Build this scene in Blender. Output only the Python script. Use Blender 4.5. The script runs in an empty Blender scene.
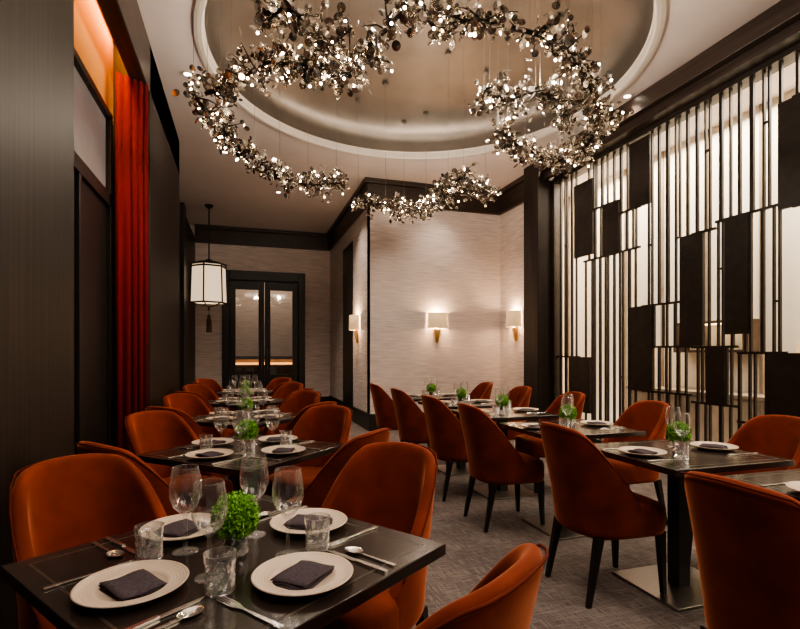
import bpy, bmesh, math, random
from mathutils import Vector, Matrix
random.seed(7)
S=bpy.context.scene
COL=S.collection
PI=math.pi
# ------------------------------------------------------------------ camera model
CH=1.28; HOR=354.0; FP=500.0; YAW=math.radians(17.4)
sy_,cy_=math.sin(YAW),math.cos(YAW)
def ray(px):
    d=(px-400)/FP
    return (sy_+cy_*d, cy_-sy_*d)
def P(px,py,z):
    D=FP*(CH-z)/(py-HOR); r=ray(px)
    return Vector((D*r[0],D*r[1],z))
def scr(px,py,x):
    r=ray(px); D=x/r[0]
    return D*r[1], CH+(HOR-py)*D/FP
cd=bpy.data.cameras.new('camera'); cam=bpy.data.objects.new('camera',cd); COL.objects.link(cam)
cam.location=(0,0,CH); cam.rotation_euler=(PI/2,0,-YAW)
cd.sensor_width=36; cd.lens=36*FP/800; cd.shift_y=(HOR-314.5)/800; cd.clip_start=.02
S.camera=cam
S.view_settings.view_transform='AgX'
S.view_settings.look='AgX - Medium High Contrast'
S.view_settings.exposure=.38
# ------------------------------------------------------------------ materials
def M(name,col,rough=.5,metal=0,var=.15,scale=20,st=(1,1,1),bump=0,sheen=0,coat=0,es=0,ecol=None,detail=4,spec=.5,shtint=None):
    m=bpy.data.materials.new(name); m.use_nodes=True
    nt=m.node_tree; N=nt.nodes; L=nt.links; b=N['Principled BSDF']
    tc=N.new('ShaderNodeTexCoord'); mp=N.new('ShaderNodeMapping'); mp.inputs['Scale'].default_value=st
    nz=N.new('ShaderNodeTexNoise'); nz.inputs['Scale'].default_value=scale; nz.inputs['Detail'].default_value=detail
    cr=N.new('ShaderNodeValToRGB')
    cr.color_ramp.elements[0].position=.3; cr.color_ramp.elements[1].position=.7
    cr.color_ramp.elements[0].color=(*[max(0,c*(1-var)) for c in col],1)
    cr.color_ramp.elements[1].color=(*[min(1,c*(1+var)) for c in col],1)
    L.new(tc.outputs['Object'],mp.inputs['Vector']); L.new(mp.outputs['Vector'],nz.inputs['Vector'])
    L.new(nz.outputs['Fac'],cr.inputs['Fac']); L.new(cr.outputs['Color'],b.inputs['Base Color'])
    b.inputs['Roughness'].default_value=rough; b.inputs['Metallic'].default_value=metal
    b.inputs['Specular IOR Level'].default_value=spec
    if sheen:
        b.inputs['Sheen Weight'].default_value=sheen; b.inputs['Sheen Roughness'].default_value=.35
        b.inputs['Sheen Tint'].default_value=(*(shtint or [min(1,c*2.2) for c in col]),1)
    if coat: b.inputs['Coat Weight'].default_value=coat; b.inputs['Coat Roughness'].default_value=.15
    if es:
        b.inputs['Emission Color'].default_value=(*(ecol or col),1); b.inputs['Emission Strength'].default_value=es
    if bump:
        bp=N.new('ShaderNodeBump'); bp.inputs['Strength'].default_value=bump; bp.inputs['Distance'].default_value=.01
        L.new(nz.outputs['Fac'],bp.inputs['Height']); L.new(bp.outputs['Normal'],b.inputs['Normal'])
    return m
def glass_mat(name,tint,gl=.06,blend=.2,mx_=.7,dif=.0,pw_=2.2,ro=.04):
    m=bpy.data.materials.new(name); m.use_nodes=True
    nt=m.node_tree; N=nt.nodes; L=nt.links; N.remove(N['Principled BSDF'])
    out=N['Material Output']; tr=N.new('ShaderNodeBsdfTransparent'); tr.inputs['Color'].default_value=(*tint,1)
    g=N.new('ShaderNodeBsdfGlossy'); g.inputs['Roughness'].default_value=ro; g.inputs['Color'].default_value=(1,1,1,1)
    df=N.new('ShaderNodeBsdfDiffuse'); df.inputs['Color'].default_value=(.95,.92,.88,1)  # whitish diffuse at grazing angles paints bright rims onto the glass
    gd=N.new('ShaderNodeMixShader'); gd.inputs['Fac'].default_value=dif
    L.new(g.outputs['BSDF'],gd.inputs[1]); L.new(df.outputs['BSDF'],gd.inputs[2])
    lw=N.new('ShaderNodeLayerWeight'); lw.inputs['Blend'].default_value=blend
    pw=N.new('ShaderNodeMath'); pw.operation='POWER'; pw.inputs[1].default_value=pw_
    mr=N.new('ShaderNodeMapRange'); mr.inputs['To Min'].default_value=gl; mr.inputs['To Max'].default_value=mx_
    mx=N.new('ShaderNodeMixShader')
    L.new(lw.outputs['Facing'],pw.inputs[0]); L.new(pw.outputs[0],mr.inputs['Value']); L.new(mr.outputs['Result'],mx.inputs['Fac'])
    L.new(tr.outputs['BSDF'],mx.inputs[1]); L.new(gd.outputs['Shader'],mx.inputs[2]); L.new(mx.outputs['Shader'],out.inputs['Surface'])
    return m
def emit_mat(name,col,s,base=None):
    return M(name,base or col,.5,0,.05,8,es=s,ecol=col)
m_wood=M('dark_oak',(.0185,.0122,.0093),.48,0,.6,4,(9,9,.22),.1,spec=.35,detail=9)
m_woodh=M('dark_oak_beam',(.036,.0232,.017),.4,0,.6,4,(9,.22,9),.1,spec=.5,detail=9)
m_black=M('black_lacquer',(.014,.0115,.010),.4,0,.3,10)
m_scr=M('dark_bronze',(.026,.0185,.014),.4,.2,.3,10)
m_table=M('table_lacquer',(.021,.0138,.0115),.2,0,.15,8,(1,1,1),.0,coat=.4)
m_inlay=M('table_inlay',(.055,.041,.032),.3,.2,.2,30)
m_steel=M('brushed_steel',(.40,.37,.34),.32,1,.08,40,(1,12,1))
m_silver=M('cutlery_silver',(.85,.83,.80),.22,1,.05,40)
m_velvet=M('rust_velvet',(.160,.0285,.0118),.8,0,.34,6,sheen=1.0,bump=.10,spec=.1,detail=6,shtint=(.62,.24,.13))
m_pipe=M('rust_piping',(.11,.019,.009),.8,0,.2,20,spec=.1)
m_leg=M('chair_leg_wood',(.010,.007,.006),.35,0,.3,20)
m_paper=M('grasscloth_wallpaper',(.64,.555,.52),.8,0,.32,4,(.8,.8,40),.4,detail=7)
m_ceil=M('ceiling_plaster',(.71,.635,.61),.85,0,.03,3)
m_rim=M('cream_moulding',(.62,.56,.50),.55,0,.04,5)
m_dome=M('dome_metal_leaf',(.25,.218,.19),.40,.8,.14,2.0,(1,1,1),.0)
m_curt=M('red_curtain',(.165,.018,.018),.95,0,.12,6,(6,6,.4),sheen=.3,spec=.05,shtint=(.4,.12,.10))
def plate_mat():
    m=M('cream_porcelain',(.53,.425,.335),.28,0,.03,10); nt=m.node_tree;N=nt.nodes;L=nt.links
    tc=N.new('ShaderNodeTexCoord'); w=N.new('ShaderNodeTexWave'); w.wave_type='RINGS'; w.rings_direction='Z'; w.inputs['Scale'].default_value=45
    L.new(tc.outputs['Object'],w.inputs['Vector']); bp=N.new('ShaderNodeBump'); bp.inputs['Strength'].default_value=.3; bp.inputs['Distance'].default_value=.002
    L.new(w.outputs['Fac'],bp.inputs['Height']); L.new(bp.outputs['Normal'],N['Principled BSDF'].inputs['Normal']); return m
m_porc=plate_mat()
m_nap=M('grey_napkin',(.066,.053,.062),.95,0,.25,140,bump=.15,spec=.1)
m_green=M('moss_leaf',(.15,.37,.028),.6,0,.5,40)
m_leafcore=M('moss_core',(.06,.18,.012),.8,0,.5,60)
m_glass=glass_mat('clear_glass',(1,1,1),.06,.42,1.0,.16,2.5,.03)
m_crys=glass_mat('crystal_glass',(.96,.96,.96),.18,.45,1.0,.10,1.8,.03)
m_disc=M('silver_disc',(.54,.495,.44),.22,.95,.38,9)
m_branch=M('bronze_branch',(.024,.017,.013),.45,.5,.3,30)
m_bulb=emit_mat('warm_bulb',(1,.78,.50),28)
m_shade=emit_mat('sconce_shade_linen',(1,.64,.32),.5,(.42,.29,.17))
m_lant=emit_mat('lantern_shade_linen',(1,.76,.50),.75,(.45,.36,.26))
m_gold=M('aged_gold',(.55,.38,.18),.3,1,.15,20)
m_corr=M('corridor_plaster',(.88,.81,.70),.8,0,.10,1.0,(1,3,.4))
m_grey=M('frosted_transom',(.26,.24,.24),.5,0,.1,4,es=.05,ecol=(.75,.68,.66))
m_lens=emit_mat('downlight_lens',(1,.85,.65),14)
m_fire=emit_mat('fire_glow',(1,.45,.14),3)
m_wire=M('thin_wire',(.25,.23,.21),.4,.8,.1,10)
m_pane=glass_mat('door_glass',(.80,.77,.73),.08)
def carpet():
    m=bpy.data.materials.new('woven_carpet'); m.use_nodes=True
    nt=m.node_tree;N=nt.nodes;L=nt.links;b=N['Principled BSDF']
    tc=N.new('ShaderNodeTexCoord')
    def nz(sc,st):
        mp=N.new('ShaderNodeMapping'); mp.inputs['Scale'].default_value=st
        n=N.new('ShaderNodeTexNoise'); n.inputs['Scale'].default_value=sc; n.inputs['Detail'].default_value=4; n.inputs['Roughness'].default_value=.6
        L.new(tc.outputs['Object'],mp.inputs['Vector']); L.new(mp.outputs['Vector'],n.inputs['Vector']); return n
    a=nz(8,(1,13,1)); c=nz(8,(13,1,1)); e=nz(2,(1,1,1))
    mx=N.new('ShaderNodeMath'); mx.operation='MAXIMUM'
    L.new(a.outputs['Fac'],mx.inputs[0]); L.new(c.outputs['Fac'],mx.inputs[1])
    ad=N.new('ShaderNodeMath'); ad.operation='MULTIPLY_ADD'; ad.inputs[1].default_value=.35
    L.new(e.outputs['Fac'],ad.inputs[0]); L.new(mx.outputs[0],ad.inputs[2])
    cr=N.new('ShaderNodeValToRGB'); cr.color_ramp.elements[0].position=.62; cr.color_ramp.elements[1].position=.92
    cr.color_ramp.elements[0].color=(.085,.069,.065,1); cr.color_ramp.elements[1].color=(.25,.212,.197,1)
    L.new(ad.outputs[0],cr.inputs['Fac']); L.new(cr.outputs['Color'],b.inputs['Base Color'])
    b.inputs['Roughness'].default_value=.95; b.inputs['Specular IOR Level'].default_value=.1
    return m
m_carpet=carpet()
# ------------------------------------------------------------------ mesh helpers
def box(bm,x0,x1,y0,y1,z0,z1):
    v=[bm.verts.new(p) for p in((x0,y0,z0),(x1,y0,z0),(x1,y1,z0),(x0,y1,z0),(x0,y0,z1),(x1,y0,z1),(x1,y1,z1),(x0,y1,z1))]
    for f in((0,3,2,1),(4,5,6,7),(0,1,5,4),(1,2,6,5),(2,3,7,6),(3,0,4,7)): bm.faces.new([v[i] for i in f])
def hexa(bm,b,t):
    v=[bm.verts.new(p) for p in list(b)+list(t)]
    for f in((0,3,2,1),(4,5,6,7),(0,1,5,4),(1,2,6,5),(2,3,7,6),(3,0,4,7)): bm.faces.new([v[i] for i in f])
def tube(bm,pts,r,n=6):
    pts=[Vector(p) for p in pts]; rings=[]
    rr=r if isinstance(r,(list,tuple)) else [r]*len(pts)
    for i,p in enumerate(pts):
        t=(pts[min(i+1,len(pts)-1)]-pts[max(i-1,0)]).normalized()
        u=t.cross(Vector((0,0,1)))
        if u.length<.05: u=t.cross(Vector((1,0,0)))
        u.normalize(); w=t.cross(u)
        rings.append([bm.verts.new(p+(u*math.cos(2*PI*k/n)+w*math.sin(2*PI*k/n))*rr[i]) for k in range(n)])
    for a,b in zip(rings,rings[1:]):
        for k in range(n): bm.faces.new((a[k],a[(k+1)%n],b[(k+1)%n],b[k]))
    bm.faces.new(rings[0][::-1]); bm.faces.new(rings[-1])
def lathe(bm,prof,n=24,c=(0,0),sx=1,sy=1):
    rings=[]
    for r,z in prof:
        if r<1e-6: rings.append([bm.verts.new((c[0],c[1],z))])
        else: rings.append([bm.verts.new((c[0]+sx*r*math.cos(2*PI*k/n),c[1]+sy*r*math.sin(2*PI*k/n),z)) for k in range(n)])
    for a,b in zip(rings,rings[1:]):
        for k in range(n):
            k2=(k+1)%n
            if len(a)==1 and len(b)==1: continue
            if len(a)==1: bm.faces.new((a[0],b[k],b[k2]))
            elif len(b)==1: bm.faces.new((a[k],a[k2],b[0]))
            else: bm.faces.new((a[k],a[k2],b[k2],b[k]))
def mk(name,bm,mat,parent=None,smooth=False,bevel=0,seg=2,sub=0):
    bmesh.ops.recalc_face_normals(bm,faces=bm.faces)
    me=bpy.data.meshes.new(name); bm.to_mesh(me); bm.free()
    me.materials.append(mat)
    if smooth:
        for p in me.polygons: p.use_smooth=True
    o=bpy.data.objects.new(name,me); COL.objects.link(o)
    if parent: o.parent=parent
    if bevel:
        md=o.modifiers.new('bevel','BEVEL'); md.width=bevel; md.segments=seg; md.limit_method='ANGLE'
    if sub:
        md=o.modifiers.new('sub','SUBSURF'); md.levels=sub; md.render_levels=sub
    return o
def BM(): return bmesh.new()
def bx(name,x0,x1,y0,y1,z0,z1,mat,parent=None,bevel=0):
    bm=BM(); box(bm,x0,x1,y0,y1,z0,z1); return mk(name,bm,mat,parent,bevel=bevel)
def struct(o): o['kind']='structure'; return o
def sbx(*a,**k): return struct(bx(*a,**k))
def tag(o,label,cat,group=None):
    o['label']=label; o['category']=cat
    if group: o['group']=group
    return o
def thing(name,label,cat,loc=(0,0,0),rz=0,group=None):
    o=bpy.data.objects.new(name,None); COL.objects.link(o); o.empty_display_size=.1
    o.location=loc; o.rotation_euler=(0,0,rz); return tag(o,label,cat,group)
USED=set()
def place(proto,loc,rz,label,cat,group):
    """first use moves the prototype itself, later uses copy the thing and its parts"""
    if proto.name not in USED: USED.add(proto.name); r=proto
    else:
        r=proto.copy(); COL.objects.link(r)
        for ch in list(proto.children):
            c=ch.copy(); COL.objects.link(c); c.parent=r
            for g in ch.children:
                d=g.copy(); COL.objects.link(d); d.parent=c
    r.location=loc; r.rotation_euler=(0,0,rz); tag(r,label,cat,group); return r
def light(kind,loc,e,col=(1,.78,.55),size=.05,rot=(0,0,0),**k):
    l=bpy.data.lights.new(kind.lower()+'_light',kind); l.energy=e; l.color=col
    if kind=='AREA':
        l.shape='RECTANGLE'; l.size=size[0]; l.size_y=size[1]
    else: l.shadow_soft_size=size
    for a,b in k.items(): setattr(l,a,b)
    o=bpy.data.objects.new(kind.lower()+'_light',l); COL.objects.link(o); o.location=loc; o.rotation_euler=rot; return o
# ------------------------------------------------------------------ ROOM SHELL
CZ=4.18
sbx('floor',-1.5,6.0,-2.2,14.2,-.1,0,m_carpet)
cx,cyy,R=1.8,4.9,2.16
def ceiling():
    bm=BM(); x0,x1,y0,y1=-1.5,6.0,-2.2,14.2
    ang=sorted([2*PI*k/96 for k in range(96)]+[math.atan2(y-cyy,x-cx)%(2*PI) for x in(x0,x1) for y in(y0,y1)])
    inn=[];out=[]
    for a in ang:
        c,s=math.cos(a),math.sin(a); t=1e9
        if c>1e-9: t=min(t,(x1-cx)/c)
        if c<-1e-9: t=min(t,(x0-cx)/c)
        if s>1e-9: t=min(t,(y1-cyy)/s)
        if s<-1e-9: t=min(t,(y0-cyy)/s)
        inn.append(bm.verts.new((cx+R*c,cyy+R*s,CZ))); out.append(bm.verts.new((cx+t*c,cyy+t*s,CZ)))
    n=len(ang)
    for i in range(n): bm.faces.new((inn[i],out[i],out[(i+1)%n],inn[(i+1)%n]))
    struct(mk('ceiling',bm,m_ceil))
ceiling()
bm=BM(); lathe(bm,[(R+.07,CZ-.002),(R+.066,CZ-.018),(R+.035,CZ-.024),(R+.0,CZ-.024),(R-.012,CZ-.010),(R-.012,CZ+.055),(R-.025,CZ+.07)],128,(cx,cyy))
struct(mk('trim_1',bm,m_rim,smooth=False))
bm=BM(); prof=[(R-.02,CZ+.07),(R-.025,CZ+.20)]
for i in range(1,25):
    a=i/24*PI/2; prof.append(((R-.025)*math.cos(a) if i<24 else 0,CZ+.20+.62*math.sin(a)))
lathe(bm,prof,128,(cx,cyy)); struct(mk('ceiling_dome',bm,m_dome,smooth=True))
# left wall, soffit, columns
XL=-.83
sbx('wall_left',-1.5,-1.15,-2.2,12.1,0,CZ,m_wood)
sbx('trim_2',-.965,XL,-2.2,7.4,3.72,CZ,m_woodh,bevel=.008)
sbx('wall_left_pillar',-1.15,XL,1.5,2.96,0,CZ,m_wood,bevel=.01)
sbx('wall_left_column',-1.15,XL,5.15,7.4,0,CZ,m_wood,bevel=.01)
sbx('wall_left_panel',-1.15,-1.03,7.4,12.1,0,CZ-.3,m_wood)
sbx('trim_3',-1.15,-.97,9.3,9.6,0,CZ-.3,m_wood)
o=sbx('window_1',-1.15,-1.13,3.3,4.86,2.66,3.3,m_grey)
bm=BM()
for a in((3.2,4.9,3.3,3.36),(3.2,4.9,2.55,2.66),(4.86,4.93,0,3.36),(4.0,4.06,0,2.55)): box(bm,-1.15,-1.09,a[0],a[1],a[2],a[3])
struct(mk('trim_4',bm,m_black,bevel=.004))
m_cove=M('cove_plaster_amber_glow',(.52,.25,.06),.8,0,.05,4)  # amber glow of the cove light put into the plaster colour
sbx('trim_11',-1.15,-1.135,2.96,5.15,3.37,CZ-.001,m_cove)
sbx('door_1',-1.15,-1.12,3.2,4.86,0,2.55,m_black)
# back-left wall with double door
YB=12.1
sbx('wall_back',-1.15,-.34,YB,YB+.2,0,CZ,m_paper); sbx('wall_back_right',1.29,2.01,YB,YB+.2,0,CZ,m_paper); sbx('wall_back_top',-.34,1.29,YB,YB+.2,3.1,CZ,m_paper)
bm=BM(); box(bm,-.46,-.30,YB-.05,YB+.2,0,3.2); box(bm,1.25,1.41,YB-.05,YB+.2,0,3.2); box(bm,-.30,1.25,YB-.05,YB+.2,2.98,3.2)
struct(mk('trim_5',bm,m_black,bevel=.01))
for i,(x0,x1) in enumerate(((-.30,.47),(.48,1.25))):
    bm=BM(); box(bm,x0,x0+.13,YB+.05,YB+.11,0,2.98); box(bm,x1-.13,x1,YB+.05,YB+.11,0,2.98); box(bm,x0+.13,x1-.13,YB+.05,YB+.11,2.78,2.98); box(bm,x0+.13,x1-.13,YB+.05,YB+.11,0,.8)
    d=struct(mk('door_%d'%(i+2),bm,m_black,bevel=.004))
    bx('pane',x0+.13,x1-.13,YB+.075,YB+.08,.8,2.78,m_pane,d)
    bm=BM(); hx=x1-.06 if i==0 else x0+.06
    tube(bm,[(hx,YB+.03,.9),(hx,YB+.03,1.4)],.012,8); box(bm,hx-.01,hx+.01,YB+.03,YB+.06,.93,.95); box(bm,hx-.01,hx+.01,YB+.03,YB+.06,1.35,1.37)
    mk('handle',bm,m_steel,d)
sbx('wall_foyer',-1.2,2.2,14.0,14.2,0,CZ,m_paper)
bm=BM(); box(bm,-.7,1.9,13.75,13.998,0,.98); box(bm,-.7,1.9,13.75,13.998,1.14,1.22); box(bm,-.7,-.5,13.75,13.998,.98,1.14); box(bm,1.7,1.9,13.75,13.998,.98,1.14)
fp=mk('fireplace',bm,M('fireplace_stone',(.10,.085,.075),.6,0,.2,6)); tag(fp,'low linear fireplace glowing behind the glazed double doors','fireplace')
bx('flame',-.4,1.6,13.85,13.9,1.0,1.05,m_fire,fp)
# alcove walls
XA=2.01; YC=8.08; XR=4.43
sbx('wall_return',XA,XA+.2,YC,YB,0,CZ,m_paper); sbx('wall_centre',XA+.2,XR+.2,YC,YC+.2,0,CZ,m_paper)
bm=BM(); box(bm,XA,XA+.2,YC-.0005,YC+.2,0,CZ); struct(mk('wall_corner',bm,m_paper))
sbx('wall_right',XR,XR+.2,6.9,YC,0,CZ,m_paper)
sbx('door_4',XA-.012,XA,9.43,10.4,0,3.45,m_black)  # black slab in place of an opening, painting the doorway's dark interior
sbx('wall_right_column',4.19,XR+.2,6.5,6.9,0,CZ,m_wood,bevel=.01)
def cornice(nm,x0,x1,y0,y1,dx,dy):
    bm=BM(); box(bm,x0,x1,y0,y1,3.78,CZ-.08); box(bm,x0-dx,x1,y0-dy,y1,CZ-.08,CZ-.001); struct(mk(nm,bm,m_woodh,bevel=.006))
cornice('trim_6',-1.03,XA,YB-.06,YB,0,.05)
cornice('trim_7',XA-.06,XA,YC,YB-.06,.05,0)
cornice('trim_8',XA-.06,XR,YC-.06,YC,.05,.05)
cornice('trim_9',XR-.06,XR,6.9,YC-.06,.05,0)
bm=BM(); box(bm,4.2,4.75,-2.2,6.5,3.98,CZ-.001); box(bm,4.28,4.7,-2.2,6.5,3.88,3.98); struct(mk('trim_10',bm,m_woodh,bevel=.006))
sbx('baseboard_back_left',-1.03,-.46,YB-.03,YB,0,.25,m_black); sbx('baseboard_back_right',1.41,XA,YB-.03,YB,0,.25,m_black)
sbx('baseboard_return_near',XA-.03,XA,YC-.03,9.4,0,.28,m_black); sbx('baseboard_return_far',XA-.03,XA,10.43,YB-.03,0,.28,m_black)
sbx('baseboard_centre',XA,XR-.03,YC-.03,YC,0,.28,m_black); sbx('baseboard_right',XR-.03,XR,6.9,YC,0,.28,m_black)
# corridor behind the screen
sbx('wall_corridor',5.75,5.95,-2.2,9,0,CZ,m_corr); sbx('wall_corridor_end',XR+.2,5.75,8.0,8.2,0,CZ,m_corr)
m_tan=M('corridor_panel',(.46,.38,.29),.6,0,.2,2,(1,4,.4)); m_mull=M('corridor_mullion',(.30,.235,.175),.5,0,.2,6)
bm=BM()
for k in range(9): box(bm,5.725,5.75,2.1+k*.72,2.1+k*.72+.04,0,CZ)
struct(mk('trim_12',bm,m_mull))
sbd=thing('sideboard','long wooden sideboard half seen through the dark slatted screen','sideboard',(5.5,4.6,0))
bm=BM(); box(bm,-.2,.2,-1.3,1.3,0,.78); mk('body',bm,m_tan,sbd,bevel=.01)
bm=BM(); box(bm,-.22,.22,-1.33,1.33,.78,.82); mk('top',bm,m_mull,sbd,bevel=.005)
for k in range(4): bx('door',-.215,-.2,-1.28+k*.65,-.67+k*.65,.08,.75,m_mull,sbd,bevel=.004)
m_shelf=M('shelf_walnut',(.10,.065,.042),.5,0,.3,6)
shf=thing('wall_shelf','dark wooden wall shelf behind the slatted screen above the sideboard','shelf',(5.62,4.8,1.3))
bm=BM(); box(bm,-.12,.13,-.5,.5,0,.03); mk('lower_board',bm,m_shelf,shf)
bm=BM(); box(bm,-.12,.13,-.5,.5,.36,.39); mk('upper_board',bm,m_shelf,shf)
for yy in(-.5,.47): bx('side_board',-.12,.13,yy,yy+.03,.03,.36,m_shelf,shf)
bx('light_strip',-.04,.04,-.44,.44,.345,.359,emit_mat('shelf_strip',(1,.72,.40),4),shf)
def lampthing(y,lb):
    t=thing('table_lamp',lb,'lamp',(5.44,y,.821),0,'lamps behind the screen')
    bm=BM(); lathe(bm,[(0,0),(.07,0),(.07,.02),(.02,.04),(.04,.14),(.015,.30),(0,.30)],16); mk('base',bm,m_gold,t,smooth=True)
    bm=BM(); lathe(bm,[(.14,.29),(.11,.58)],20); mk('shade',bm,m_shade,t,smooth=True)
lampthing(3.55,'small warm table lamp behind the slatted screen, nearer the camera'); lampthing(5.75,'small warm table lamp behind the slatted screen, farther back')
# ------------------------------------------------------------------ SCREEN
scn=thing('slatted_screen','tall dark slatted screen with staggered solid panels along the bright right side','screen',(XR+.05,3,0))
def sb(name,y0,y1,z0,z1,x0=-.013,x1=.013,par=scn): return bx(name,x0,x1,y0-3,y1-3,z0,z1,m_scr,par)
bm=BM(); Y0,Y1=-.8,6.5
box(bm,-.06,.06,Y0-3,Y1-3,0,.16); box(bm,-.05,.05,Y0-3,Y1-3,3.83,3.879); box(bm,-.05,.05,Y1-3.06,Y1-3,.16,3.83); box(bm,-.05,.05,Y0-3,Y0-2.94,.16,3.83)
mk('frame',bm,m_scr,scn)
pan=[(572,590,182,256),(601,616,202,254),(627,647,139,206),(628,650,306,391),(677,700,234,346),(722,746,216,334),(775,803,97,206),(567,587,357,412),(703,721,347,404),(766,801,353,428)]
panels=[]
for a,b,c,d in pan:
    ya,_=scr(a,300,XR); yb,_=scr(b,300,XR); pm=(a+b)/2
    _,zt=scr(pm,c,XR); _,zb=scr(pm,d,XR)
    panels.append((min(ya,yb),max(ya,yb),max(.16,zb),min(3.83,zt)))
vis=list(panels)
panels+=[(1.6,1.8,1.2,2.4),(2.3,2.5,2.4,3.4),(.6,.85,.6,1.9),(0,.25,2,3.2)]
for p in panels: sb('panel',p[0],p[1],p[2],p[3],-.018,.018)
cent=sorted([((p[0]+p[1])/2,p) for p in vis],key=lambda q:q[0])
edges=[(2.6,None)]+cent+[(6.44,None)]
bays=[]
for (a,pa),(b,pb) in zip(edges,edges[1:]):
    if b-a<.12: continue
    zs=set()
    for p in(pa,pb):
        if p:
            for z in (p[2],p[3]):
                if .5<z<3.6: zs.add(round(z,2))
    zs=sorted(zs); rl=[]
    for z in zs:
        if not rl or z-rl[-1]>.45: rl.append(z)
    if not rl: rl=[2.0]
    bays.append((a,b,rl[:3]))
def spans(y,z0,z1,h=.018):
    s=[(z0,z1)]
    for p in panels:
        if p[0]-h<y<p[1]+h:
            n=[]
            for a,b in s:
                if p[3]<=a or p[2]>=b: n.append((a,b)); continue
                if p[2]>a: n.append((a,p[2]))
                if p[3]<b: n.append((p[3],b))
            s=n
    return [q for q in s if q[1]-q[0]>.05]
PAT=[[(.06,.009),(.11,.009),(.21,.015),(.32,.009),(.37,.009)],[(.05,.013),(.15,.009),(.20,.009),(.31,.019)],[(.07,.009),(.17,.017),(.28,.009),(.33,.009),(.43,.013)]]
for bi,(a,b,rl) in enumerate(bays):
    lev=[.16]+rl+[3.83]
    for z in rl: sb('rail',a,b,z-.012,z+.012,-.013,.013)
    for k,(z0,z1) in enumerate(zip(lev,lev[1:])):
        pat=PAT[(k+bi)%3]; L=pat[-1][0]+.07; y0=a; prev=None
        while y0<b-.02:
            for dy,hw in pat:
                yy=y0+dy
                if yy>b-.02: break
                for c,d in spans(yy,z0+(.012 if k else 0),z1-(.012 if k<len(lev)-2 else 0),hw): sb('slat',yy-hw,yy+hw,c,d)
                if prev is not None and yy-prev<.06 and z1-z0>.7:
                    zt=z0+(z1-z0)*(.35 if (k+bi)%2 else .62)
                    ok=all(not(p[0]-.05<yy<p[1]+.05 and p[2]-.03<zt<p[3]+.03) for p in panels)
                    if ok: sb('tie',prev+.009,yy-.009,zt-.010,zt+.010,-.011,.011)
                prev=yy
            y0+=L
y=2.45
while y>-.7:
    for a,b in spans(y,.16,3.83): sb('slat',y-.014,y+.014,a,b)
    y-=.45
# ------------------------------------------------------------------ CURTAIN
def curtain():
    bm=BM(); n=150; top=[];bot=[]
    for k in range(n+1):
        t=k/n; x=-1.06+t*.235; ph=t*4.8*2*PI+.8*math.sin(t*9)
        y0=5.0+.024*math.sin(ph)*(.7+.4*math.sin(t*17))-.15*(1-t)
        top.append(bm.verts.new((x+.006*math.cos(ph),y0,3.715))); bot.append(bm.verts.new((x+.010*math.cos(ph+.5)-.005,y0+.012*math.sin(ph*.5+1),.015)))
    for k in range(n): bm.faces.new((top[k],top[k+1],bot[k+1],bot[k]))
    o=mk('curtain',bm,m_curt,smooth=True); md=o.modifiers.new('s','SOLIDIFY'); md.thickness=.004
    tag(o,'tall pleated red curtain gathered against the dark wood column','curtain')
curtain()
# ------------------------------------------------------------------ SCONCES
def sconce_proto():
    t=thing('wall_sconce','','')
    bm=BM(); n=20; ring=[]
    for z,sc in((.0,1),(.27,.94)):
        ring.append([bm.verts.new((.18*sc*math.cos(PI*k/n),-.015-.15*sc*math.sin(PI*k/n)**.7,z)) for k in range(n+1)])
    for k in range(n): bm.faces.new((ring[0][k],ring[0][k+1],ring[1][k+1],ring[1][k]))
    o=mk('shade',bm,m_shade,t,smooth=True); md=o.modifiers.new('s','SOLIDIFY'); md.thickness=.003
    bm=BM(); hexa(bm,[(-.018,-.03,-.24),(.018,-.03,-.24),(.018,0,-.24),(-.018,0,-.24)],[(-.05,-.07,.0),(.05,-.07,.0),(.05,0,.0),(-.05,0,.0)]); mk('bracket',bm,m_gold,t,bevel=.004)
    bm=BM(); box(bm,-.05,.05,-.012,0,0,.2); mk('back_plate',bm,m_gold,t)
    bm=BM(); lathe(bm,[(0,.06),(.018,.07),(.024,.1),(.018,.13),(0,.14)],10,(0,-.07)); mk('bulb',bm,m_bulb,t,smooth=True)
    return t
sc=sconce_proto()
for loc,rz,lb in(((3.2,YC,1.72),0,'cream shaded sconce with gold bracket in the middle of the back wall'),((XR,7.52,1.74),-PI/2,'cream shaded sconce on the narrow wall beside the dark screen column'),((XA,9.0,1.72),-PI/2,'cream shaded sconce seen edge on beside the dark doorway')):
    place(sc,loc,rz,lb,'wall lamp','wall sconces on the rear walls')
    dx,dy=(0,-.075) if rz==0 else (-.075,0)
    light('POINT',(loc[0]+dx*1.2,loc[1]+dy*1.2,loc[2]+.24),14,(1,.66,.38),.03)
    light('POINT',(loc[0]+dx*1.2,loc[1]+dy*1.2,loc[2]+.015),9,(1,.66,.38),.03)
# ------------------------------------------------------------------ LANTERN
lp=P(209,205,CZ)
t=thing('pendant_lantern','cream hexagonal pendant lantern with dark frame and tassel by the rear doors','pendant lamp',(lp.x,lp.y,0))
bm=BM(); lathe(bm,[(0,CZ-.002),(.08,CZ-.002),(.08,CZ-.03),(.03,CZ-.07),(0,CZ-.07)],16); mk('canopy',bm,m_black,t)
bm=BM(); tube(bm,[(0,0,CZ-.06),(0,0,3.12)],.014,8); mk('stem',bm,m_black,t)
def hexp(r,z): return [(r*math.cos(PI/3*k+.3),r*math.sin(PI/3*k+.3),z) for k in range(6)]
RA,RB=.312,.335
bm=BM(); a=[bm.verts.new(p) for p in hexp(RA,3.0)]; b=[bm.verts.new(p) for p in hexp(RB,2.27)]
for k in range(6): bm.faces.new((a[k],a[(k+1)%6],b[(k+1)%6],b[k]))
mk('shade',bm,m_lant,t)
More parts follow.
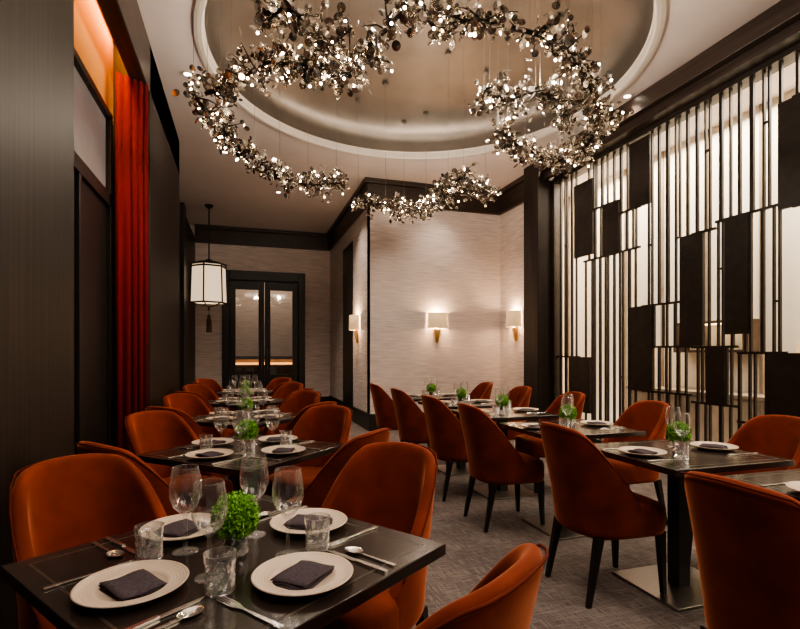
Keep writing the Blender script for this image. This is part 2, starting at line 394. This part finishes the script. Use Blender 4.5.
bm=BM(); lathe(bm,[(.03,3.13),(.06,3.11),(.15,3.08),(.32,3.04),(.335,3.025),(.335,3.0),(0,3.0)],6); mk('top_cap',bm,m_black,t)
bm=BM()
for r,z in((RA+.012,2.97),(RB+.012,2.27)):
    h=hexp(r,z)
    for k in range(6): tube(bm,[h[k],h[(k+1)%6]],.018,6)
for p,q in zip(hexp(RA+.012,3.0),hexp(RB+.012,2.25)): tube(bm,[p,q],.016,6)
for p in hexp(RB+.01,2.27): tube(bm,[p,(0,0,2.2)],.010,6)
mk('frame',bm,m_black,t)
bm=BM(); lathe(bm,[(0,2.2),(.02,2.19),(.025,2.15),(.008,2.12),(.008,2.06),(.035,2.02),(.03,1.98),(.045,1.95),(.055,1.7),(0,1.7)],12); mk('tassel',bm,M('tassel_thread',(.06,.03,.02),.9,0,.3,60),t)
light('POINT',(lp.x,lp.y,2.75),7,(1,.78,.52),.08)
# ------------------------------------------------------------------ DOWNLIGHTS
dl=thing('recessed_downlight','','')
bm=BM(); lathe(bm,[(.035,-.001),(.065,-.001),(.065,-.008),(.04,-.008),(.035,-.001)],20); mk('trim_ring',bm,m_rim,dl)
bm=BM(); lathe(bm,[(0,-.003),(.035,-.003)],16); mk('lens',bm,m_lens,dl)
DL=[((4.1,6.2),'by the dark screen column',55),((-.25,7.6),'in the ceiling above the left wood column',55),((.6,9.2),'in front of the rear double doors',120),((3.2,7.5),'above the middle sconce',75),((4.12,4.6),'between dome rim and right beam',45),((.1,2.7),'left of the chandelier above the dining tables',60),((1.35,8.6),'near the alcove corner',120),((-.55,5.6),'beside the left soffit near the curtain',30)]
for (x,y),l,e in DL:
    place(dl,(x,y,CZ),0,'small round recessed ceiling downlight '+l,'ceiling light','recessed downlights in the ceiling')
    light('SPOT',(x,y,CZ-.03),e,(1,.85,.70),.03,spot_size=1.7,spot_blend=.9)
# ------------------------------------------------------------------ CHANDELIER
ch=thing('chandelier','wreath-like chandelier of branches with silver discs and tiny bulbs below the dome','chandelier',(cx,cyy,0))
BR=[([(192,92),(212,118),(238,142),(268,168),(300,184),(345,183)],3.25,1.15),
    ([(205,94),(235,82),(270,62),(310,66),(350,72),(378,48)],3.38,1.35),
    ([(268,18),(290,8),(305,30),(325,45),(352,28)],3.48,1.0),
    ([(382,34),(412,8),(440,30),(468,20),(496,22)],3.42,.9),
    ([(512,28),(536,34),(562,46),(582,70),(596,105),(604,130)],3.35,1.1),
    ([(484,88),(508,100),(540,92),(568,116)],3.45,1.25),
    ([(498,130),(525,150),(560,160),(592,140)],3.28,1.2),
    ([(356,202),(385,204),(410,211),(440,200),(462,178),(490,196)],3.30,1.05)]
def catmull(p,n=8):
    out=[]
    for i in range(len(p)-1):
        a=p[max(i-1,0)];b=p[i];c=p[i+1];d=p[min(i+2,len(p)-1)]
        for k in range(n):
            t=k/n; out.append(.5*((2*b)+(c-a)*t+(2*a-5*b+4*c-d)*t*t+(3*b-a-3*c+d)*t**3))
    out.append(p[-1]); return out
off=Vector((cx,cyy,0))
def disc(bm,c,nrm,r,n=10):
    u=nrm.orthogonal().normalized(); w=nrm.cross(u)
    cv=bm.verts.new(c-nrm*r*.15); v=[bm.verts.new(c+(u*math.cos(2*PI*k/n)+w*math.sin(2*PI*k/n))*r) for k in range(n)]
    for k in range(n): bm.faces.new((cv,v[k],v[(k+1)%n]))
def rv(): 
    v=Vector((random.gauss(0,1),random.gauss(0,1),random.gauss(0,1))); return v.normalized()
for pts,z,dens in BR:
    wp=[P(a,b,z+random.uniform(-.06,.06))-off for a,b in pts]
    c=catmull(wp); bm=BM(); tube(bm,c,[.017-.007*i/len(c) for i in range(len(c))],7)
    db=BM(); bulbs=[]; acc=0; clump=[random.uniform(.45,1.55) for _ in c]
    for i in range(len(c)-1):
        seg=(c[i+1]-c[i]).length; acc+=seg*40*dens*clump[i]
        while acc>1:
            acc-=1
            base=c[i].lerp(c[i+1],random.random()); o=rv()*random.uniform(.07,.22); o.z*=.8
            tip=base+o; mid=base+o*.5+rv()*.025; tube(bm,[base,mid,tip],[.009,.006,.003],4)
            for _ in range(random.randint(5,9)):
                e=base+o*random.uniform(.3,1.1)+rv()*random.uniform(.02,.085)
                disc(db,e,(rv()+Vector((0,0,.4 if random.random()<.5 else 0))).normalized(),random.uniform(.017,.033))
            if random.random()<.30: bulbs.append(tip+Vector((0,0,-.015)))
    br=mk('branch',bm,m_branch,ch)
    mk('disc_leaves',db,m_disc,br,smooth=False)
    for b in bulbs:
        q=BM(); bmesh.ops.create_icosphere(q,subdivisions=2,radius=.0095,matrix=Matrix.Translation(b)); mk('bulb',q,m_bulb,br,smooth=True)
    for f in(.04,.2,.36,.52,.68,.84,.97):
        p=c[int(f*(len(c)-1))]
        if f in(.2,.52,.84): p=p+Vector((random.uniform(-.12,.12),random.uniform(-.12,.12),0))
        rr=math.hypot(p.x,p.y)
        zt=CZ+.20+.62*math.sqrt(max(0,1-(rr/(R-.025))**2)) if rr<R-.08 else CZ
        w=BM(); tube(w,[p,(p.x,p.y,zt-.02)],.0018,4); wo=mk('suspension_wire',w,m_wire,ch)
        if rr<R-.1:
            w=BM(); lathe(w,[(0,zt-.035),(.035,zt-.035),(.035,zt-.015),(0,zt-.015)],14,(p.x,p.y)); mk('ceiling_cup',w,m_wire,wo)
    m_=c[len(c)//2]+off; light('POINT',(m_.x+(cx-m_.x)*.22,m_.y+(cyy-m_.y)*.22,m_.z+.12),23,(1,.85,.69),.06)
# ------------------------------------------------------------------ CHAIR
def chair_proto():
    t=thing('dining_chair','','')
    a,b=.208,.225; q=[]
    for k in range(0,19):
        th=k/18*PI/2; q.append((a*math.sin(th)**.76 if k else 0,-b*max(0,math.cos(th))**.76))
    for k in range(1,6): q.append((a-.003*k,.085*k/5))
    ln=[0]
    for i in range(1,len(q)): ln.append(ln[-1]+math.hypot(q[i][0]-q[i-1][0],q[i][1]-q[i-1][1]))
    T=ln[-1]
    def at(s):
        s=abs(s)*T
        for i in range(1,len(q)):
            if ln[i]>=s-1e-9:
                f=(s-ln[i-1])/(ln[i]-ln[i-1]); return (q[i-1][0]+(q[i][0]-q[i-1][0])*f,q[i-1][1]+(q[i][1]-q[i-1][1])*f)
        return q[-1]
    def h(s):
        s=abs(s)
        if s<.40: return .915-.024*(s/.40)**2
        f=(s-.40)/.60; return .478+.413*(1-f**1.2)**1.25 if f<1 else .478
    bm=BM(); ns,nv=22,8; rows=[]; edge=[]
    for i in range(ns+1):
        s=-1+2*i/ns; x,y=at(s); x=x if s>=0 else -x; H=h(s); col=[]
        for j in range(nv+1):
            v=j/nv; z=.335+(H-.335)*v; k=max(0,(z-.36)/.55)
            w=1-.6*max(0,abs(s)-.4)/.6
            col.append(bm.verts.new((x*(1+.06*k),y-.105*k**1.25*w,z)))
        rows.append(col); tp=col[-1].co.copy()
        nn=Vector((tp.x,tp.y+.02,0)).normalized(); edge.append(tp+nn*.0205+Vector((0,0,-.010)))
    for i in range(ns):
        for j in range(nv): bm.faces.new((rows[i][j],rows[i+1][j],rows[i+1][j+1],rows[i][j+1]))
    o=mk('backrest',bm,m_velvet,t,smooth=True)
    md=o.modifiers.new('s','SOLIDIFY'); md.thickness=.046; md.offset=0
    md=o.modifiers.new('u','SUBSURF'); md.levels=1; md.render_levels=2
    bm=BM(); tube(bm,edge[1:-1],.0034,6); mk('piping',bm,m_pipe,o,smooth=True)
    bm=BM(); n=28; rings=[]
    def sup(th,A,B,e=.5): c,s=math.cos(th),math.sin(th); return (A*math.copysign(abs(c)**e,c),B*math.copysign(abs(s)**e,s))
    for z,A in((.335,.80),(.335,.97),(.36,1.0),(.445,1.0),(.475,.97),(.488,.85),(.494,.5)):
        ring=[]
        for k in range(n):
            x,y=sup(2*PI*k/n,.216*A,.245*A); ring.append(bm.verts.new((x*(1+.12*(y+.2)),y+.030,z)))
        rings.append(ring)
    for r1,r2 in zip(rings,rings[1:]):
        for k in range(n): bm.faces.new((r1[k],r1[(k+1)%n],r2[(k+1)%n],r2[k]))
    bm.faces.new(rings[0][::-1]); bm.faces.new(rings[-1])
    mk('seat',bm,m_velvet,t,smooth=True)
    for sx in(-1,1):
        for fr in(0,1):
            y0=.215 if fr else -.165; y1=.228 if fr else -.235; x0=.175; x1=.185
            bm=BM(); A,B=.021,.012
            hexa(bm,[(sx*x1-B,y1-B,0),(sx*x1+B,y1-B,0),(sx*x1+B,y1+B,0),(sx*x1-B,y1+B,0)],[(sx*x0-A,y0-A,.345),(sx*x0+A,y0-A,.345),(sx*x0+A,y0+A,.345),(sx*x0-A,y0+A,.345)])
            mk('leg',bm,m_leg,t,bevel=.003)
    return t
CHAIR=chair_proto()
# ------------------------------------------------------------------ TABLE
def table_proto(w,d,name='dining_table'):
    t=thing(name,'','')
    bm=BM(); box(bm,-w/2,w/2,-d/2,d/2,.708,.74); mk('tabletop',bm,m_table,t,bevel=.003)
    bm=BM(); i,e=.045,.007; X,Y=w/2-i,d/2-i; z0,z1=.7395,.7404
    box(bm,-X,X,Y-e,Y,z0,z1); box(bm,-X,X,-Y,-Y+e,z0,z1); box(bm,-X,-X+e,-Y+e,Y-e,z0,z1); box(bm,X-e,X,-Y+e,Y-e,z0,z1); mk('inlay',bm,m_inlay,t)
    bm=BM(); box(bm,-.04,.04,-.04,.04,.014,.69); mk('pedestal',bm,m_black,t,bevel=.004)
    bm=BM(); box(bm,-.2,.2,-.2,.2,.69,.708); mk('top_plate',bm,m_black,t)
    bm=BM(); box(bm,-.25,.25,-.23,.23,0,.014); mk('base_plate',bm,m_steel,t,bevel=.003)
    return t
TSQ=table_proto(.82,.82); TRE=table_proto(.77,.70)
# ------------------------------------------------------------------ TABLEWARE
def plate_proto():
    bm=BM(); lathe(bm,[(r*.92,z) for r,z in [(0,.0),(.075,0),(.08,.004),(.127,.018),(.130,.0205),(.128,.0225),(.124,.0205),(.120,.0185),(.088,.0125),(.085,.0135),(.081,.012),(.077,.007),(0,.006)]],48)
    return mk('dinner_plate',bm,m_porc,smooth=True)
def napkin_proto():
    bm=BM(); n=8
    for k,(w,d) in enumerate(((.064,.050),(.062,.048),(.061,.049))):
        dx=.002*k; z0=.0048*k; T=[];B=[]
        for i in range(n+1):
            for j in range(n+1):
                u=-1+2*i/n; v=-1+2*j/n
                x=w*u+dx+.002*math.sin(v*3+k); y=d*v+.002*math.sin(u*2.5+k*2)
                wob=.0016*math.sin(u*3+k)+.0014*math.cos(v*4-k); e=max(abs(u),abs(v)); drop=.0016 if e>.95 else 0
                B.append(bm.verts.new((x,y,z0+max(0,wob)*(k>0)))); T.append(bm.verts.new((x,y,z0+.0046+wob-drop)))
        ix=lambda i,j:i*(n+1)+j
        for i in range(n):
            for j in range(n):
                bm.faces.new((T[ix(i,j)],T[ix(i+1,j)],T[ix(i+1,j+1)],T[ix(i,j+1)])); bm.faces.new((B[ix(i,j)],B[ix(i,j+1)],B[ix(i+1,j+1)],B[ix(i+1,j)]))
        per=[ix(i,0) for i in range(n)]+[ix(n,j) for j in range(n)]+[ix(i,n) for i in range(n,0,-1)]+[ix(0,j) for j in range(n,0,-1)]
        for a,b in zip(per,per[1:]+per[:1]): bm.faces.new((B[a],B[b],T[b],T[a]))
    return mk('folded_napkin',bm,m_nap,smooth=True)
def wine_proto():
    t=thing('wine_glass','','')
    bm=BM(); lathe(bm,[(.004,.098),(.012,.104),(.031,.124),(.042,.154),(.0415,.184),(.034,.230),(.0332,.2315),(.0324,.230),(.040,.184),(.0405,.154),(.030,.127),(.010,.108),(0,.106)],32); mk('bowl',bm,m_glass,t,smooth=True)
    bm=BM(); lathe(bm,[(.008,.005),(.005,.02),(.0045,.09),(.007,.1)],12); mk('stem',bm,m_glass,t,smooth=True)
    bm=BM(); lathe(bm,[(0,0),(.034,0),(.034,.0018),(.006,.006),(0,.006)],28); mk('foot',bm,m_glass,t,smooth=True)
    return t
def cut_body(bm,n=20,hi=.09,floor_=.014):
    prof=[(0,0),(.030,0),(.032,.004)]+[(.0338,.006+.0085*k) for k in range(0,8)]+[(.035,.072),(.036,hi),(.0335,hi),(.0325,.072),(.029,floor_+.002),(0,floor_)]
    lathe(bm,prof,n)
    for v in bm.verts:
        r=math.hypot(v.co.x,v.co.y)
        if .0330<r<.0345 and .003<v.co.z<.068:
            k=round(math.atan2(v.co.y,v.co.x)/(2*PI/n)); row=round((v.co.z-.006)/.0085); f=.90 if (k+row)%2 else 1.0; v.co.x*=f; v.co.y*=f
def tumbler_proto():
    bm=BM(); cut_body(bm); return mk('cut_tumbler',bm,m_crys)
def flat(bm,outl,z0,z1):
    a=[bm.verts.new((x,y,z0)) for x,y in outl]; b=[bm.verts.new((x,y,z1)) for x,y in outl]; n=len(outl)
    bm.faces.new(a[::-1]); bm.faces.new(b)
    for k in range(n): bm.faces.new((a[k],a[(k+1)%n],b[(k+1)%n],b[k]))
def fork_proto():
    bm=BM(); flat(bm,[(-.007,-.1),(.007,-.1),(.005,-.04),(.003,.02),(.011,.045),(.011,.06),(-.011,.06),(-.011,.045),(-.003,.02),(-.005,-.04)],.001,.004)
    for k in range(4):
        x=-.0095+k*.0063; flat(bm,[(x-.0016,.06),(x+.0016,.06),(x+.0008,.1),(x-.0008,.1)],.001,.004)
    return mk('fork',bm,m_silver,bevel=.0006)
def knife_proto():
    bm=BM(); flat(bm,[(-.006,-.105),(.006,-.105),(.007,-.05),(.005,.0),(-.005,.0),(-.007,-.05)],.0,.006)
    flat(bm,[(-.005,0),(.007,0),(.010,.05),(.007,.09),(-.003,.11),(-.005,.06)],.001,.003)
    return mk('table_knife',bm,m_silver,bevel=.0006)
def spoon_proto():
    bm=BM(); flat(bm,[(-.006,-.1),(.006,-.1),(.004,-.03),(.003,.04),(-.003,.04),(-.004,-.03)],.001,.004)
    lathe(bm,[(0,.0),(.012,.001),(.019,.006),(.020,.007),(.018,.0065),(.011,.003),(0,.002)],18,(0,.046),1,1.45)
    return mk('spoon',bm,m_silver)
def plant_proto():
    t=thing('moss_plant','','')
    bm=BM(); cut_body(bm,20,.076,.012); mk('cup',bm,m_crys,t)
    cz=.104
    bm=BM(); bmesh.ops.create_icosphere(bm,subdivisions=4,radius=.052,matrix=Matrix.Translation((0,0,cz)))
    for v in bm.verts:
        d=(v.co-Vector((0,0,cz))); v.co+=d*random.uniform(-.14,.05)
    mk('foliage_core',bm,m_leafcore,t)
    bm=BM(); lathe(bm,[(0,.016),(.026,.018),(.0295,.07),(0,.07)],16); mk('soil',bm,M('dark_soil',(.03,.035,.015),.9,0,.4,60),t)
    bm=BM()
    for _ in range(2300):
        d=rv(); lump=1+.07*math.sin(d.x*7)*math.cos(d.y*6+d.z*5)
        c=Vector((0,0,cz))+d*random.uniform(.049,.062)*lump
        u=rv(); w=d.cross(u).normalized(); s=random.uniform(.0035,.007)
        tip=c+(d*.75+w*.7).normalized()*s*1.4; sd=d.cross(w).normalized()*s*.58
        m1=c.lerp(tip,.5)
        bm.faces.new([bm.verts.new(p) for p in(c,m1+sd,tip,m1-sd)])
    mk('leaves',bm,m_green,t)
    return t
PL=plate_proto(); NP=napkin_proto(); WG=wine_proto(); TB=tumbler_proto(); FK=fork_proto(); KN=knife_proto(); SP=spoon_proto(); MP=plant_proto()
TZ=.7405
def setting(c,al,where,full,dist=.265,cut=.29,wa=33,wd=.143):
    n=Vector((math.cos(al),math.sin(al),0)); r=Vector((-n.y,n.x,0)); c=Vector((c[0],c[1],0))
    rz=al+PI/2
    def at(dn,dt,z=TZ): p=c+n*dn+r*dt; return (p.x,p.y,z)
    j=lambda s:random.uniform(-s,s)
    dn=dist+j(.004); dt=j(.005)
    place(PL,at(dn,dt),rz,'round cream dinner plate, %s'%where,'plate','dinner plates on the tables')
    place(NP,at(dn,dt,TZ+.0065),rz+j(.4)+.2,'folded charcoal napkin on its plate, %s'%where,'napkin','folded napkins on the plates')
    place(FK,at(cut,-.165),rz+j(.06),'silver fork, %s'%where,'fork','forks on the tables')
    place(KN,at(cut,.162),rz+j(.05),'silver table knife, %s'%where,'knife','knives on the tables')
    if full: place(SP,at(cut,.203),rz+j(.03),'silver spoon beside the knife, %s'%where,'spoon','spoons on the front table')
    a=al+math.radians(wa)+j(.05); p=c+Vector((math.cos(a),math.sin(a),0))*wd
    place(WG,(p.x,p.y,TZ),0,'clear stemmed wine glass, %s'%where,'wine glass','wine glasses on the tables')
    a=al+math.radians(47); p=c+Vector((math.cos(a),math.sin(a),0))*.218
    place(TB,(p.x,p.y,TZ),random.random(),'short cut glass tumbler, %s'%where,'tumbler','cut tumblers on the tables')
def chair(c,al,ds,label,tw=0,off=0,group='rust velvet chairs'):
    n=Vector((math.cos(al),math.sin(al),0)); r=Vector((-n.y,n.x,0)); p=Vector((c[0],c[1],0))+n*ds+r*off
    place(CHAIR,(p.x,p.y,0),al+PI/2+tw,label,'chair',group)
rad=math.radians
names=['front left table','second left table','third left table','fourth left table','rearmost left table']
LT=[(-.02,1.42,-10),(.02,2.98,0),(.02,4.5,0),(.02,6.02,0),(.02,7.5,0)]
for i,(x,y,ro) in enumerate(LT):
    nm=names[i]
    place(TSQ,(x,y,0),rad(45+ro),'square dark lacquered table set for four, '+nm,'table','square tables of the left row')
    place(MP,(x,y,TZ),i*1.3,'round green plant in a small glass on the '+nm,'plant','green centrepiece plants')
    for k,w in enumerate(('far right','far left','near left','near right')):
        al=rad(45+ro+90*k); setting((x,y),al,'%s place on the %s'%(w,nm),i==0)
        ca=al; ds=.54; tw=random.uniform(-.08,.08)
        if i==0:
            if k==2: continue
            ca=rad((41,133,0,-53)[k]); ds=(.54,.56,0,.48)[k]; tw=(0,-.1,0,0)[k]
        chair((x,y),ca,ds,'rust velvet barrel chair at the %s side of the %s'%(w,nm),tw)
rn=['right table cropped by photo edge','first full right table','second full right table','third full right table','fourth full right table','rearmost right table']
RY=[1.34,2.18,3.17,4.16,5.08,6.0]; CY=[1.15,2.3,3.42,4.22,5.18,6.15]; CDS=[.68,.40,.40,.41,.42,.42]
for i,y in enumerate(RY):
    x=2.38 if i==0 else 2.3; nm=rn[i]
    place(TRE,(x,y,0),0,'dark lacquered two-seat table with steel base plate, '+nm,'table','two-seat tables of the right row')
    place(MP,(x,y,TZ),i*.9,'round green plant in a small glass on the '+nm,'plant','green centrepiece plants')
    for al,w in((PI,'aisle'),(0,'screen')):
        setting((x,y),al,'%s side of the %s'%(w,nm),False,.252,.265,52,.145)
        if w=='aisle': chair((x,y),al,CDS[i],'rust velvet barrel chair on the aisle side of the %s'%nm,random.uniform(-.05,.05),-(CY[i]-y))
        else: chair((x,y),al,.49,'rust velvet barrel chair on the screen side of the %s'%nm,random.uniform(-.08,.08))
# ------------------------------------------------------------------ LIGHTS
W=bpy.data.worlds.new('world'); S.world=W; W.use_nodes=True
W.node_tree.nodes['Background'].inputs['Color'].default_value=(1,.84,.76,1); W.node_tree.nodes['Background'].inputs['Strength'].default_value=.11
light('AREA',(-1.05,3.4,4.14),46,(1,.37,.055),(.1,3.4))
light('AREA',(5.2,3,4.1),400,(1,.85,.65),(.9,9))
light('AREA',(5.2,3,.05),30,(1,.82,.60),(.9,9),(PI,0,0))  # added fill shining up from the corridor floor, no lamp there
light('AREA',(.5,13.2,4.0),36,(1,.84,.66),(2,.8))
for x,y,e in((-.03,1.2,105),(2.2,1.7,115),(1.1,.4,55),(.05,3.0,65),(1.2,3.2,65)):
    light('SPOT',(x,y,CZ-.05 if y<2.7 else 4.3),e,(1,.85,.70),.06,spot_size=1.25,spot_blend=.9)  # spots added over tables and aisle, without fixtures
light('AREA',(1.6,-.8,4.1),56,(1,.85,.72),(3,1.5))  # unseen soft fill behind the camera, added to light the near chairs
light('SPOT',(.6,4.2,4.1),45,(1,.80,.62),.1,rot=(0,rad(42),rad(172)),spot_size=1.0,spot_blend=.9)  # added wash spot near the ceiling, belongs to no fixture
